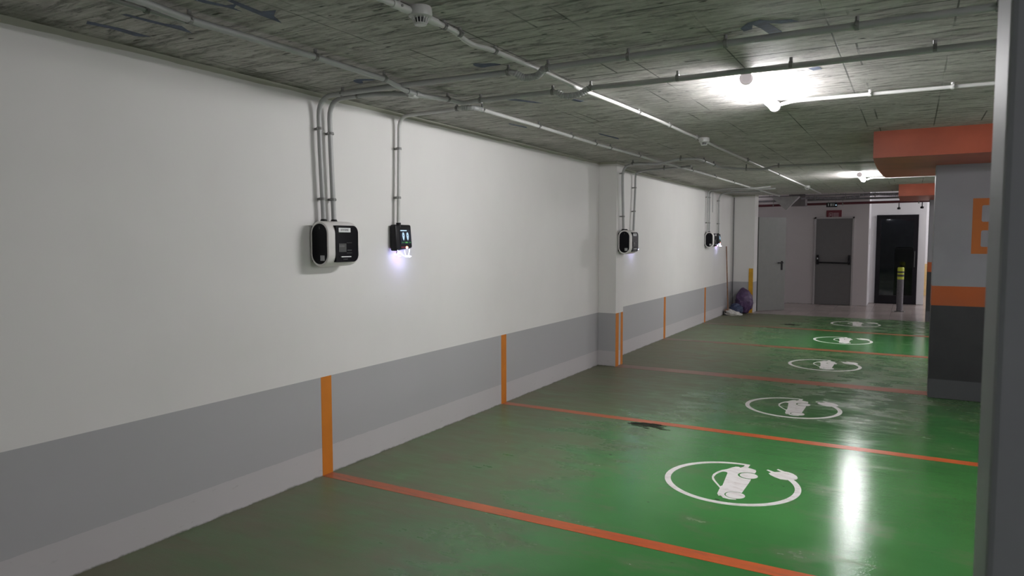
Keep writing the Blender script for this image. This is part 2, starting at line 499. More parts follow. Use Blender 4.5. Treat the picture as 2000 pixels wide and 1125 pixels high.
def text_mesh(name, body, size, mat, matrix, parent=None, extrude=0.0005):
    cu = bpy.data.curves.new(name, 'FONT'); cu.body = body; cu.size = size
    cu.align_x = 'CENTER'; cu.align_y = 'CENTER'; cu.extrude = extrude
    o = bpy.data.objects.new(name + '_src', cu); C.objects.link(o)
    dg = bpy.context.evaluated_depsgraph_get(); dg.update()
    me = bpy.data.meshes.new_from_object(o.evaluated_get(dg))
    bpy.data.objects.remove(o)
    me.transform(matrix); me.materials.clear(); me.materials.append(mat)
    r = bpy.data.objects.new(name, me); C.objects.link(r)
    if parent: r.parent = parent
    return r

# ------------------------------------------------------------------ the setting
struct('floor', box((-0.2, -5, -0.2), (4.95, 16.30, 0)), M['floor'])
struct('floor_back', box((-0.2, 16.30, -0.2), (4.95, 26, 0.0)), M['beige'])
lane = simple('grey_lane_floor', (0.55, 0.54, 0.54, 1), 0.3, var=0.1, scale=2)
struct('floor_right', box((4.95, -5, -0.2), (10.2, 26, 0.0)), lane)
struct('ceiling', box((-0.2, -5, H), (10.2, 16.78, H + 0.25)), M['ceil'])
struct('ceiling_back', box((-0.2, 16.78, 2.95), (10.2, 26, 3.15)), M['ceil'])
struct('wall_left', box((-0.2, -5, 0), (0, 19.4, H)), M['wall'])
# wall stub that stands proud of the left wall, and the end pier
struct('trim_1', box((0, 8.53, 0), (0.245, 8.80, H), 0.004), M['wall'])
struct('trim_2', box((0.0, 16.40, 0), (0.49, 16.78, H), 0.006), M['wall'])
struct('wall_back', box((-0.2, 19.40, 0), (2.63, 19.6, 2.95)), M['backwall'])
struct('wall_corner', box((2.45, 19.6, 0), (2.63, 20.60, 2.95)), M['whitewall'])
bm = bmesh.new()
bx(bm, (2.63, 20.40, 0), (2.76, 20.6, 2.95)); bx(bm, (3.70, 20.40, 0), (3.86, 20.6, 2.95)); bx(bm, (2.76, 20.40, 2.27), (3.70, 20.6, 2.95))
struct('wall_back_right', bm, M['whitewall'])
struct('wall_far', box((2.4, 24.0, 0), (10.2, 24.2, 2.95)), M['whitewall'])
# unseen lane side, opening above the parapet shaped to let fill light in
bm = box((10.0, -5, 0), (10.2, 26, 0.9)); bx(bm, (10.0, -5, 0.9), (10.2, 2.5, H))
struct('wall_right', bm, M['whitewall'])
struct('wall_front', box((-0.2, -5.2, 0), (4.6, -5.0, H)), M['whitewall'])   # unseen, stops short so that light reaches the near jamb
# dark room behind the glass door
bm = bmesh.new()
bx(bm, (2.63, 22.6, 0), (3.86, 22.7, 2.95)); bx(bm, (2.55, 20.6, 0), (2.63, 22.7, 2.95)); bx(bm, (3.80, 20.6, 0), (3.86, 22.7, 2.95))
struct('wall_inner', bm, M['darkroom'])
# end of the grey wall right beside the viewer
struct('wall_near', box((3.638, 1.115, 0), (5.2, 1.30, H), 0.008), M['jamb'])

# ------------------------------------------------------------------ painted lines on floor and wall
def flat(name, a, b, mat, label, cat, group, z0=0.0, bev=0.0):
    return tag(link(name, box(a, b, bev), mat), label, cat, group)

T = 0.0012
for name, ya, yb, wd, x1, lab in (
        ('l1', 3.59, 3.60, 0.100, 4.9, 'orange bay line on the green floor nearest the camera, from the widest wall stripe'),
        ('l2', 6.075, 6.075, 0.100, 4.9, 'orange bay line on the floor just beyond the nearest car symbol, passing the oil stain'),
        ('l3', 8.63, 8.67, 0.22, 3.74, 'worn reddish bay line on the floor between the wall stub and the big column'),
        ('l4', 11.38, 11.33, 0.17, 4.9, 'faded orange bay line on the floor just nearer than the fourth car symbol'),
        ('l5', 13.92, 13.75, 0.17, 4.9, 'faint orange bay line on the floor between the two farthest car symbols')):
    x0 = 0.245 if name == 'l3' else 0.0
    o = link('bay_line', poly_prism([(x0, ya - wd / 2), (x1, yb - wd / 2), (x1, yb + wd / 2), (x0, ya + wd / 2)], T), M['line'])
    tag(o, lab, 'floor line', 'orange bay lines on the floor')
for y0, y1, lab in ((3.544, 3.644, 'vertical orange stripe on the grey wall base nearest the camera'),
                    (6.02, 6.12, 'vertical orange stripe on the wall base, second from the camera'),
                    (11.36, 11.46, 'vertical orange stripe on the wall base just past the wall stub'),
                    (14.01, 14.11, 'farthest vertical orange stripe on the wall base, before the purple bag')):
    flat('wall_stripe', (0, y0, 0), (0.0015, y1, 0.698), M['stripe'], lab, 'wall stripe', 'orange stripes on the wall base')
flat('wall_stripe', (0.245, 8.532, 0), (0.2465, 8.640, 0.698), M['stripe'], 'orange stripe on the near corner of the wall stub', 'wall stripe', 'orange stripes on the wall base')
flat('wall_stripe', (0.245, 8.712, 0), (0.2465, 8.792, 0.698), M['stripe'], 'orange stripe on the far corner of the wall stub', 'wall stripe', 'orange stripes on the wall base')
flat('corner_guard', (0.385, 16.385, 0), (0.475, 16.40, 1.0), M['yellow'], 'yellow guard strip on the corner of the far white pier', 'corner guard', None)
flat('corner_line', (0.028, 16.380, 0), (0.040, 16.392, 2.6), M['greymark'], 'thin dark line running down the corner beside the purple bag', 'cable', None)  # narrow dark strip set down the corner of the pier

# oil stains
def blob(n, rx, ry, seed, rag=0.5):
    out = []
    for k in range(n):
        a = 2 * math.pi * k / n
        f = 1 + rag * noise.noise(Vector((math.cos(a) * 2.1 + seed, math.sin(a) * 2.1, seed)))
        out.append((math.cos(a) * rx * f, math.sin(a) * ry * f))
    return out
def stain(cx, cy_, rx, ry, seed, label):
    o = link('oil_stain', poly_prism(blob(40, rx, ry, seed, 0.9), 0.0016), M['stain'])
    o.location = (cx, cy_, 0)
    return o
st = thing('oil_stain', 'black oil stain on the green floor beside the second orange line', 'stain', (1.55, 5.95, 0))
random.seed(5)
for (dx, dy, rx, ry) in [(-0.02, 0.01, .11, .045), (.09, -.02, .06, .02), (-.10, .03, .05, .02), (.04, .06, .07, .018), (-.06, -.05, .05, .012), (.16, -.06, .05, .010), (.02, -.09, .03, .010), (.12, .04, .03, .010), (-.15, -.01, .03, .012)]:
    o = link('spot', poly_prism(blob(30, rx, ry, dx * 20 + 3, 1.0), 0.0018), M['stain'], st)
    o.location = (dx, dy, 0)
o = stain(1.57, 14.47, .16, .10, 2.0, ''); tag(o, 'long dark oil spot on the far floor left of the farthest car symbol', 'stain')

# ------------------------------------------------------------------ charging bay symbols
car = [(-0.044, -0.299), (-0.053, -0.278), (-0.062, -0.168), (-0.123, -0.066), (-0.148, -0.021), (-0.163, 0.031), (-0.168, 0.089), (-0.157, 0.151), (-0.135, 0.209), (-0.107, 0.246), (-0.083, 0.303), (-0.064, 0.332), (-0.044, 0.339), (-0.030, 0.326), (-0.012, 0.351), (0.015, 0.35), (0.05, 0.338), (0.077, 0.323), (0.086, 0.292), (0.086, 0.262)]
# wheel arch (rear), sill, wheel arch (front), underside
def arc(cx, cy_, r, a0, a1, n):
    return [(cx + r * math.cos(math.radians(a0 + (a1 - a0) * k / n)), cy_ + r * math.sin(math.radians(a0 + (a1 - a0) * k / n))) for k in range(n + 1)]
car += arc(0.058, 0.174, 0.074, 68, 292, 16)
car += [(0.088, 0.06), (0.085, -0.185)]
car += arc(0.057, -0.257, 0.068, 66, 285, 16)
car += [(0.079, -0.335), (0.037, -0.348), (-0.004, -0.338), (-0.015, -0.318), (-0.026, -0.306), (-0.036, -0.316)]
hole = [(-0.085, 0.161), (-0.092, 0.178), (-0.108, 0.184), (-0.121, 0.179), (-0.132, 0.160), (-0.139, 0.135), (-0.147, 0.105), (-0.150, 0.075), (-0.149, 0.026), (-0.130, -0.023), (-0.106, -0.068), (-0.066, -0.137), (-0.058, -0.11), (-0.071, 0.022)]
plug = [(0.144, 0.361), (0.152, 0.378), (0.200, 0.345), (0.243, 0.372), (0.206, 0.408), (0.214, 0.426), (0.261, 0.392), (0.288, 0.39), (0.322, 0.369), (0.351, 0.331), (0.363, 0.289), (0.36, 0.257), (0.337, 0.232), (0.301, 0.211), (0.261, 0.208), (0.217, 0.236), (0.184, 0.269), (0.169, 0.298), (0.182, 0.325)]
ring = []
n = 72
outer = []; inner = []
for k in range(n + 1):
    a = math.radians(85 + (395 - 85) * k / n)
    t = k / n
    wd = 0.040 - 0.010 * max(0, 1 - t * 6)
    outer.append((-0.022 + 0.443 * math.cos(a), -0.012 + 0.441 * math.sin(a)))
    inner.append((-0.022 + (0.443 - wd) * math.cos(a), -0.012 + (0.441 - wd) * math.sin(a)))
ring = [(0.014, 0.425), (0.016, 0.346), (-0.022, 0.305), (-0.030, 0.318), (-0.012, 0.355), (-0.012, 0.385)]
ring = outer + inner[::-1][:-1] + [(-0.012, 0.388), (-0.016, 0.352), (-0.034, 0.318), (-0.018, 0.300), (0.018, 0.345), (0.020, 0.424)]

def make_symbol():
    t = thing('charging_symbol', 'x', 'floor marking', (2.545, 4.83, 0), 'electric car charging symbols on the floor')
    link('cable_ring', poly_prism(ring, T), M['symbol'], t)
    link('car_shape', poly_prism(car, T, [hole]), M['symbol'], t)
    for cx, cy_ in ((0.058, 0.174), (0.057, -0.257)):
        link('wheel', poly_prism(arc(cx, cy_, 0.060, 0, 350, 35), T), M['symbol'], t)
    link('plug', poly_prism(plug, T), M['symbol'], t)
    return t
def copy_tree(o, parent=None):
    c = o.copy(); C.objects.link(c)
    if parent is not None: c.parent = parent
    for ch in [x for x in bpy.data.objects if x.parent == o]: copy_tree(ch, c)
    return c
sym = make_symbol()
symlabels = ['white car and plug symbol in a ring on the floor, largest and nearest',
             'white car and plug symbol on the floor, second from the camera, beyond the orange line',
             'dull white car and plug symbol on the dark floor, third from the camera',
             'white car and plug symbol on the bright green floor, fourth from the camera',
             'farthest white car and plug symbol, near the beige floor']
for i, (x, y) in enumerate(((2.545, 4.83), (2.60, 7.30), (2.62, 10.00), (2.64, 12.60), (2.67, 15.18))):
    o = sym if i == 0 else copy_tree(sym)
    o.location = (x, y, 0); o['label'] = symlabels[i]

# ------------------------------------------------------------------ columns
col = thing('concrete_column', 'grey column with orange and black bands, orange head and painted E', 'column', (4.25, 8.62, 0))
def local(o, parent):
    o.matrix_parent_inverse = parent.matrix_world.inverted() if False else Matrix.Translation(-Vector(parent.location))
    return o
local(link('shaft', box((3.74, 8.45, 0), (4.80, 8.80, 2.41), 0.006), M['column'], col), col)
cap = poly_prism([(3.205, 7.41), (5.25, 7.41), (5.25, 9.83), (3.24, 9.84), (3.222, 9.55), (3.208, 9.1), (3.199, 8.6), (3.198, 8.1), (3.200, 7.7)], H - 2.405)
for v in cap.verts: v.co.z += 2.405
local(link('column_head', cap, M['capital'], col), col)
E_ = [(0, 0), (0.32, 0), (0.32, 0.070), (0.088, 0.070), (0.078, 0.080), (0.078, 0.225), (0.088, 0.235), (0.28, 0.235), (0.28, 0.320), (0.088, 0.320), (0.078, 0.33), (0.078, 0.475), (0.088, 0.485), (0.32, 0.485), (0.32, 0.555), (0, 0.555)]
bm = poly_prism(E_, 0.0015)
for v in bm.verts: v.co = Vector((4.068 + v.co.x, 8.45 - v.co.z, 1.503 + v.co.y))
local(link('painted_letter', bm, M['letter'], col), col)

col2 = thing('concrete_column', 'far narrow sight of a banded column beside the glass door, orange head above', 'column', (4.3, 16.6, 0))
local(link('shaft', box((3.845, 16.40, 0), (4.80, 16.75, 2.45), 0.006), M['column2'], col2), col2)
local(link('column_head', box((3.315, 14.70, 2.436), (5.25, 16.76, H)), M['capital'], col2), col2)

# ------------------------------------------------------------------ conduits
ZC = H - 0.030
def clip_bm(p, d, rad, up=None, rise=0.03):
    """saddle clip: a band round the tube, a bolt up to the surface behind"""
    p = Vector(p); d = Vector(d).normalized()
    up = Vector(up) if up is not None else Vector((0, 0, 1))
    bm = bmesh.new()
    sweep(bm, [p - d * 0.009, p + d * 0.009], rad + 0.005, 12)
    side = d.cross(up).normalized()
    q = p + up * (rad + 0.004)
    cyl(bm, q, p + up * rise, 0.009, 8)
    # flange
    sweep(bm, [p - side * (rad + 0.012), p + side * (rad + 0.012)], 0.006, 8)
    return bm

def conduit(label, pts, rad, clips=(), mat='conduit', r=0.07, couplings=(), flex=(), group='grey conduits', cat='conduit', cm='clip'):
    pts = [Vector(p) for p in pts]
    t = thing('conduit', label, cat, pts[0], group)
    P = [p - pts[0] for p in pts]
    bm = bmesh.new(); sweep(bm, fillet(P, r), rad, 14)
    link('tube', bm, M[mat], t, True)
    for p, d, up in clips:
        link('clip', clip_bm(Vector(p) - pts[0], d, rad, up, 0.043 if up else H - p[2] - 0.0005), M[cm], t)
    for a, b in couplings:
        bm = bmesh.new(); sweep(bm, [Vector(a) - pts[0], Vector(b) - pts[0]], rad + 0.005, 16)
        link('coupling', bm, M[mat], t, True)
    for fp in flex:
        path = fillet([Vector(p) - pts[0] for p in fp], 0.1, 10)
        # resample
        out = [path[0]]; step = 0.0045
        for a, b in zip(path, path[1:]):
            L = (b - a).length; k = max(1, int(L / step))
            for i in range(1, k + 1): out.append(a + (b - a) * i / k)
        bm = bmesh.new(); sweep(bm, out, [rad + (0.0045 if i % 3 else 0.001) for i in range(len(out))], 12)
        link('flexible_section', bm, M['conduit'], t, True)
    return t

X = (1, 0, 0); Yd = (0, 1, 0); W = (-1, 0, 0)
ZP = H - 0.041
# run along the left, joining the cross run
conduit('grey conduit along the ceiling nearest the left wall, bending right to cross the ceiling',
        [(0.83, -5, ZP), (0.82, 1.79, ZP), (0.775, 2.03, ZP), (0.79, 2.76, ZP), (0.775, 3.35, ZP), (0.735, 3.60, ZP - 0.02), (0.730, 3.72, ZP - 0.02), (0.757, 4.05, ZP), (0.775, 4.17, ZP - 0.006), (0.88, 4.165, ZP), (1.497, 4.168, ZP), (1.56, 4.178, ZP - 0.034), (1.66, 4.178, ZP - 0.034), (1.74, 4.175, ZP), (2.10, 4.18, ZP - 0.004), (2.93, 4.185, ZP - 0.006), (5.0, 4.19, ZP - 0.006)],
        0.0165, [((0.775, 2.03, ZP), Yd, None), ((0.79, 2.76, ZP), Yd, None), ((0.776, 3.33, ZP), Yd, None), ((0.755, 4.02, ZP), Yd, None), ((0.93, 4.165, ZP), X, None), ((1.48, 4.168, ZP), X, None), ((1.745, 4.175, ZP), X, None), ((2.30, 4.18, ZP), X, None), ((2.93, 4.185, ZP), X, None), ((3.61, 4.187, ZP), X, None)],
        couplings=[((0.737, 3.60, ZP - 0.02), (0.733, 3.66, ZP - 0.02)), ((0.733, 3.69, ZP - 0.02), (0.735, 3.73, ZP - 0.02))],
        flex=[[(1.51, 4.169, ZP - 0.004), (1.56, 4.178, ZP - 0.034), (1.66, 4.178, ZP - 0.034), (1.73, 4.175, ZP - 0.004)]])
# thin tube close beside it, in place of a shadow line and seam
conduit('thin tube standing in for a shadow line beside the leftmost ceiling run, at the top left of the view',
        [(0.640, -5, H - 0.012), (0.640, 1.3, H - 0.012), (0.645, 2.14, H - 0.012), (0.665, 2.22, H - 0.012)], 0.009, [((0.642, 1.92, H - 0.012), Yd, None)], mat='conduit')
# two feeds of the nearest charger
conduit('left one of the two tubes rising from the nearest charger, crossing the whole ceiling',
        [(0.046, 3.556, 1.775), (0.046, 3.533, 2.30), (0.046, 3.528, ZP), (0.66, 3.515, ZP), (1.53, 3.56, ZP), (1.575, 3.60, ZP - 0.034), (1.665, 3.60, ZP - 0.034), (1.72, 3.572, ZP), (5.0, 3.575, ZP)],
        0.0165, [((0.046, 3.536, 2.40), (0, 0, 1), W), ((0.046, 3.550, 1.93), (0, 0, 1), W), ((0.26, 3.53, ZP), X, None), ((1.50, 3.555, ZP), X, None), ((1.745, 3.572, ZP), X, None), ((2.215, 3.573, ZP), X, None), ((2.715, 3.573, ZP), X, None), ((3.294, 3.575, ZP), X, None), ((3.82, 3.575, ZP), X, None)],
        r=0.13, flex=[[(1.535, 3.565, ZP - 0.004), (1.575, 3.60, ZP - 0.034), (1.665, 3.60, ZP - 0.034), (1.715, 3.574, ZP - 0.004)]])
conduit('right one of the two tubes rising from the nearest charger, ending at a ceiling coupling',
        [(0.046, 3.653, 1.775), (0.046, 3.633, 2.30), (0.046, 3.628, ZP), (0.45, 3.635, ZP), (0.69, 3.675, ZP - 0.02)],
        0.0165, [((0.046, 3.636, 2.38), (0, 0, 1), W), ((0.046, 3.648, 1.93), (0, 0, 1), W), ((0.30, 3.637, ZP), X, None)], r=0.13)
# small screen unit and long run to the back
conduit('tube rising from the nearest screen unit, then running along the ceiling to the back',
        [(0.046, 4.360, 1.775), (0.046, 4.380, 2.40), (0.046, 4.383, ZP), (0.45, 4.36, ZP), (0.66, 4.33, ZP), (0.745, 4.36, ZP), (0.755, 4.50, ZP), (0.768, 5.35, ZP), (0.76, 6.6, ZP), (0.80, 7.8, ZP), (0.83, 9.0, ZP), (0.88, 10.2, ZP), (0.92, 12.7, ZP), (0.98, 16.5, ZP)],
        0.0145, [((0.046, 4.378, 2.36), (0, 0, 1), W), ((0.046, 4.365, 1.98), (0, 0, 1), W), ((0.62, 4.335, ZP), X, None), ((0.754, 4.47, ZP), Yd, None), ((0.768, 5.35, ZP), Yd, None), ((0.764, 6.02, ZP), Yd, None), ((0.76, 6.60, ZP), Yd, None), ((0.77, 6.97, ZP), Yd, None), ((0.80, 7.79, ZP), Yd, None), ((0.86, 9.8, ZP), Yd, None), ((0.89, 11.0, ZP), Yd, None), ((0.91, 12.2, ZP), Yd, None)],
        r=0.10, flex=[[(0.66, 4.33, ZP), (0.745, 4.36, ZP), (0.755, 4.46, ZP)]], mat='whitepvc')
# detector line
DZ = H - 0.026
conduit('conduit linking the smoke detectors along the middle of the ceiling, with a kink in it',
        [(1.63, -5, DZ), (1.640, 2.26, DZ), (1.655, 2.52, DZ), (1.650, 2.80, DZ), (1.610, 2.93, DZ), (1.598, 3.04, DZ), (1.630, 3.12, DZ), (1.640, 3.40, DZ), (1.648, 3.70, DZ), (1.640, 4.20, DZ), (1.675, 4.80, DZ), (1.708, 5.7, DZ), (1.711, 6.46, DZ), (1.73, 7.0, DZ), (1.72, 7.62, DZ), (1.76, 9.57, DZ), (1.77, 10.6, DZ), (1.825, 14.15, DZ), (1.843, 16.3, DZ)],
        0.0125, [((1.645, 2.38, DZ), Yd, None), ((1.652, 2.70, DZ), Yd, None), ((1.651, 2.83, DZ), Yd, None), ((1.634, 3.18, DZ), Yd, None), ((1.648, 3.70, DZ), Yd, None), ((1.69, 5.23, DZ), Yd, None), ((1.71, 5.95, DZ), Yd, None), ((1.72, 6.8, DZ), Yd, None), ((1.765, 9.0, DZ), Yd, None), ((1.78, 11.2, DZ), Yd, None)],
        couplings=[((1.645, 2.34, DZ), (1.650, 2.44, DZ)), ((1.655, 2.56, DZ), (1.653, 2.64, DZ))], mat='whitepvc', r=0.05)
# lamp feeds
conduit('white conduit feeding the nearer ceiling lamp from the right',
        [(2.705, 5.335, H - 0.045), (2.79, 5.335, H - 0.028), (5.0, 5.39, H - 0.028)], 0.0125,
        [((3.265, 5.338, H - 0.028), X, None), ((3.736, 5.353, H - 0.028), X, None)], mat='whitepvc', cm='whitepvc')
conduit('white conduit feeding the farther ceiling lamp, under the orange column head',
        [(2.90, 12.62, H - 0.05), (2.96, 12.60, H - 0.028), (5.0, 12.60, H - 0.028)], 0.0125,
        [((3.22, 12.6, H - 0.028), X, None), ((3.68, 12.6, H - 0.028), X, None)], mat='whitepvc', cm='whitepvc')
# middle charger
conduit('tube rising from the charger on the wall stub, crossing the ceiling in a step',
        [(0.290, 8.665, 1.775), (0.290, 8.625, 2.30), (0.290, 8.615, ZP - 0.03), (0.50, 8.50, ZP), (0.74, 8.45, ZP - 0.032), (0.92, 8.40, ZP - 0.032), (1.06, 8.36, ZP), (1.18, 8.33, ZP), (1.31, 8.45, ZP), (1.30, 9.60, ZP), (1.40, 9.74, ZP), (1.68, 9.76, ZP - 0.032), (1.84, 9.78, ZP - 0.032), (1.95, 9.80, ZP), (5.0, 10.05, ZP)],
        0.0165, [((0.290, 8.620, 2.50), (0, 0, 1), W), ((0.290, 8.650, 1.95), (0, 0, 1), W), ((0.46, 8.52, ZP), (1, -0.3, 0), None), ((1.12, 8.34, ZP), X, None), ((1.308, 8.7, ZP), Yd, None), ((1.303, 9.2, ZP), Yd, None), ((1.60, 9.75, ZP - 0.022), X, None), ((2.0, 9.80, ZP), X, None)], r=0.16)
conduit('tube coming down behind the charger on the wall stub to a hidden screen unit',
        [(0.044, 9.725, 1.765), (0.044, 9.79, 2.40), (0.044, 9.79, ZP), (0.30, 9.45, ZP), (1.00, 9.25, ZP)], 0.0155,
        [((0.044, 9.785, 2.40), (0, 0, 1), W), ((0.044, 9.76, 2.06), (0, 0, 1), W), ((0.6, 9.365, ZP), X, None)], r=0.12)
# far charger and screen
conduit('left tube above the farthest charger',
        [(0.044, 13.98, 1.775), (0.044, 13.96, 2.40), (0.044, 13.95, ZP), (0.60, 13.55, ZP), (0.95, 13.40, ZP - 0.03), (1.3, 13.45, ZP)], 0.0155,
        [((0.044, 13.965, 2.48), (0, 0, 1), W), ((0.044, 13.975, 1.98), (0, 0, 1), W)], r=0.15)
conduit('right tube above the farthest charger',
        [(0.044, 14.12, 1.775), (0.044, 14.12, 2.42), (0.044, 14.10, ZP), (0.60, 14.05, ZP), (1.3, 14.0, ZP)], 0.0155,
        [((0.044, 14.12, 2.48), (0, 0, 1), W), ((0.044, 14.12, 1.98), (0, 0, 1), W)], r=0.15)
conduit('tube above the farthest screen unit, next to the room corner',
        [(0.044, 14.92, 1.775), (0.044, 14.88, ZP - 0.02), (0.30, 14.75, ZP), (0.9, 14.7, ZP)], 0.0155,
        [((0.044, 14.89, 2.45), (0, 0, 1), W), ((0.044, 14.91, 1.98), (0, 0, 1), W)], r=0.15)
conduit('thin loose cable hanging on the wall between the farthest charger and its screen unit',
        [(0.012, 14.50, 2.62), (0.012, 14.51, 2.2)], 0.006, cat='cable', group=None)

# ------------------------------------------------------------------ smoke detectors
def make_detector():
    t = thing('smoke_detector', 'x', 'smoke detector', (0, 0, H), 'smoke detectors on the ceiling')
    bm = bmesh.new()
    lathe(bm, [(0.046, 0), (0.050, -0.006), (0.052, -0.030), (0.050, -0.040), (0.040, -0.046)], n=36)
    link('base', bm, M['whitepvc'], t, True)
    bm = bmesh.new()
    lathe(bm, [(0.022, -0.045), (0.018, -0.066)], n=20)
    link('sensing_chamber', bm, M['blackplastic'], t)
    bm = bmesh.new()
    for k in range(14):
        a = 2 * math.pi * k / 14
        sweep(bm, [(0.037 * math.cos(a), 0.037 * math.sin(a), -0.044), (0.026 * math.cos(a), 0.026 * math.sin(a), -0.070)], 0.0024, 6)
    link('cage', bm, M['whitepvc'], t)
    bm = bmesh.new()
    lathe(bm, [(0.026, -0.068), (0.028, -0.072), (0.024, -0.076)], n=28)
    link('cap', bm, M['whitepvc'], t, True)
    return t
det = make_detector()
for i, (x, y, lab) in enumerate(((1.668, 2.50, 'round white smoke detector with a slotted cage, nearest the camera'),
                                 (1.735, 7.02, 'smoke detector in mid ceiling between the nearer lamp and the left wall'),
                                 (1.83, 14.15, 'farthest smoke detector, near the end of the concrete ceiling'))):
    o = det if i == 0 else copy_tree(det)
    o.location = (x, y, H); o['label'] = lab
jb = thing('junction_box', 'small pale junction fitting where two conduits meet near the nearest charger', 'junction box', (0.715, 3.685, ZP - 0.02))
link('body', box((-0.028, -0.03, -0.024), (0.028, 0.03, 0.022), 0.006), M['whitepvc'], jb)
for s in (-1, 1):
    bm = bmesh.new(); cyl(bm, (0, s * 0.03, 0), (0, s * 0.05, 0), 0.024, 8); link('nut', bm, M['whitepvc'], jb)

# ------------------------------------------------------------------ lamps
def make_lamp():
    t = thing('ceiling_lamp', 'x', 'ceiling lamp', (0, 0, H), 'tube lamps on the ceiling')
    z = -0.045
    bm = bmesh.new()
    sweep(bm, [(0, -0.50, z), (0, 0.50, z)], 0.034, 28)
    link('tube', bm, M['lamp'], t, True)
    for s in (-1, 1):
        bm = bmesh.new()
        sweep(bm, [(0, s * 0.490, z), (0, s * 0.492, z), (0, s * 0.520, z), (0, s * 0.530, z)], [0.036, 0.0385, 0.0385, 0.034], 28)
        link('end_cap', bm, M['lampcap'], t, True)
        bm = bmesh.new(); bx(bm, (-0.012, s * 0.36 - 0.012, z + 0.030), (0.012, s * 0.36 + 0.012, 0.0))
        link('bracket', bm, M['lampcap'], t)
    return t
lmp = make_lamp()
for i, (x, y, lab) in enumerate(((2.655, 4.885, 'bright tube lamp on the ceiling, the nearer and larger one'),
                                 (2.845, 12.15, 'small bright tube lamp far back on the ceiling, by the orange column head'),
                                 (5.6, 19.2, 'tube lamp behind the columns lighting the back lobby'),
                                 (5.0, 22.4, 'added unseen tube lamp brightening the far wall'),  # out of view, added to brighten the far wall
                                 (7.4, 2.0, 'added unseen fill lamp over the drive lane'),  # both lane lamps are unseen, added to raise the overall light
                                 (7.4, 11.0, 'added unseen fill lamp over the drive lane, behind the columns'))):
    o = lmp if i == 0 else copy_tree(lmp)
    o.location = (x, y, 2.95 if i in (2, 3) else H); o['label'] = lab

# ------------------------------------------------------------------ wall chargers
def stadium(wd, hg, n=14, cx=0.0, cz=0.0):
    r = wd / 2; k = hg / 2 - r
    out = [(cx + r * math.cos(math.pi * i / n), cz + k + r * math.sin(math.pi * i / n)) for i in range(n + 1)]
    out += [(cx - r * math.cos(math.pi * i / n), cz - k - r * math.sin(math.pi * i / n)) for i in range(n + 1)]
    return out
def loft(bm, sections):
    rings = [[bm.verts.new(p) for p in s] for s in sections]
    n = len(rings[0])
    for a, b in zip(rings, rings[1:]):
        for k in range(n): bm.faces.new((a[k], a[(k + 1) % n], b[(k + 1) % n], b[k]))
    bm.faces.new(rings[0][::-1]); bm.faces.new(rings[-1])

def rounded_side(y0, y1, z0, z1, rr, rl=0.006, n=8):
    """outline in (y, z), corners at the far (y1) side rounded by rr, near side by rl"""
    out = []
    for (cyy, cz, a0, r) in ((y1 - rr, z1 - rr, 0, rr), (y0 + rl, z1 - rl, 90, rl), (y0 + rl, z0 + rl, 180, rl), (y1 - rr, z0 + rr, 270, rr)):
        for k in range(n + 1):
            a = math.radians(a0 + 90 * k / n)
            out.append((cyy + r * math.cos(a), cz + r * math.sin(a)))
    return out
def yz_slab(outline, x0, x1):
    bm = poly_prism(outline, 1.0)
    for v in bm.verts: v.co = Vector((x0 + (x1 - x0) * v.co.z, v.co.x, v.co.y))
    return bm
def xz_slab(outline, y0, y1):
    bm = poly_prism(outline, 1.0)
    for v in bm.verts: v.co = Vector((v.co.x, y0 + (y1 - y0) * v.co.z, v.co.y))
    return bm
RX = Matrix.Rotation(math.radians(90), 4, 'X')
FACE = Matrix.Rotation(math.radians(90), 4, 'Z') @ RX    # text lying in the y-z plane, facing +x

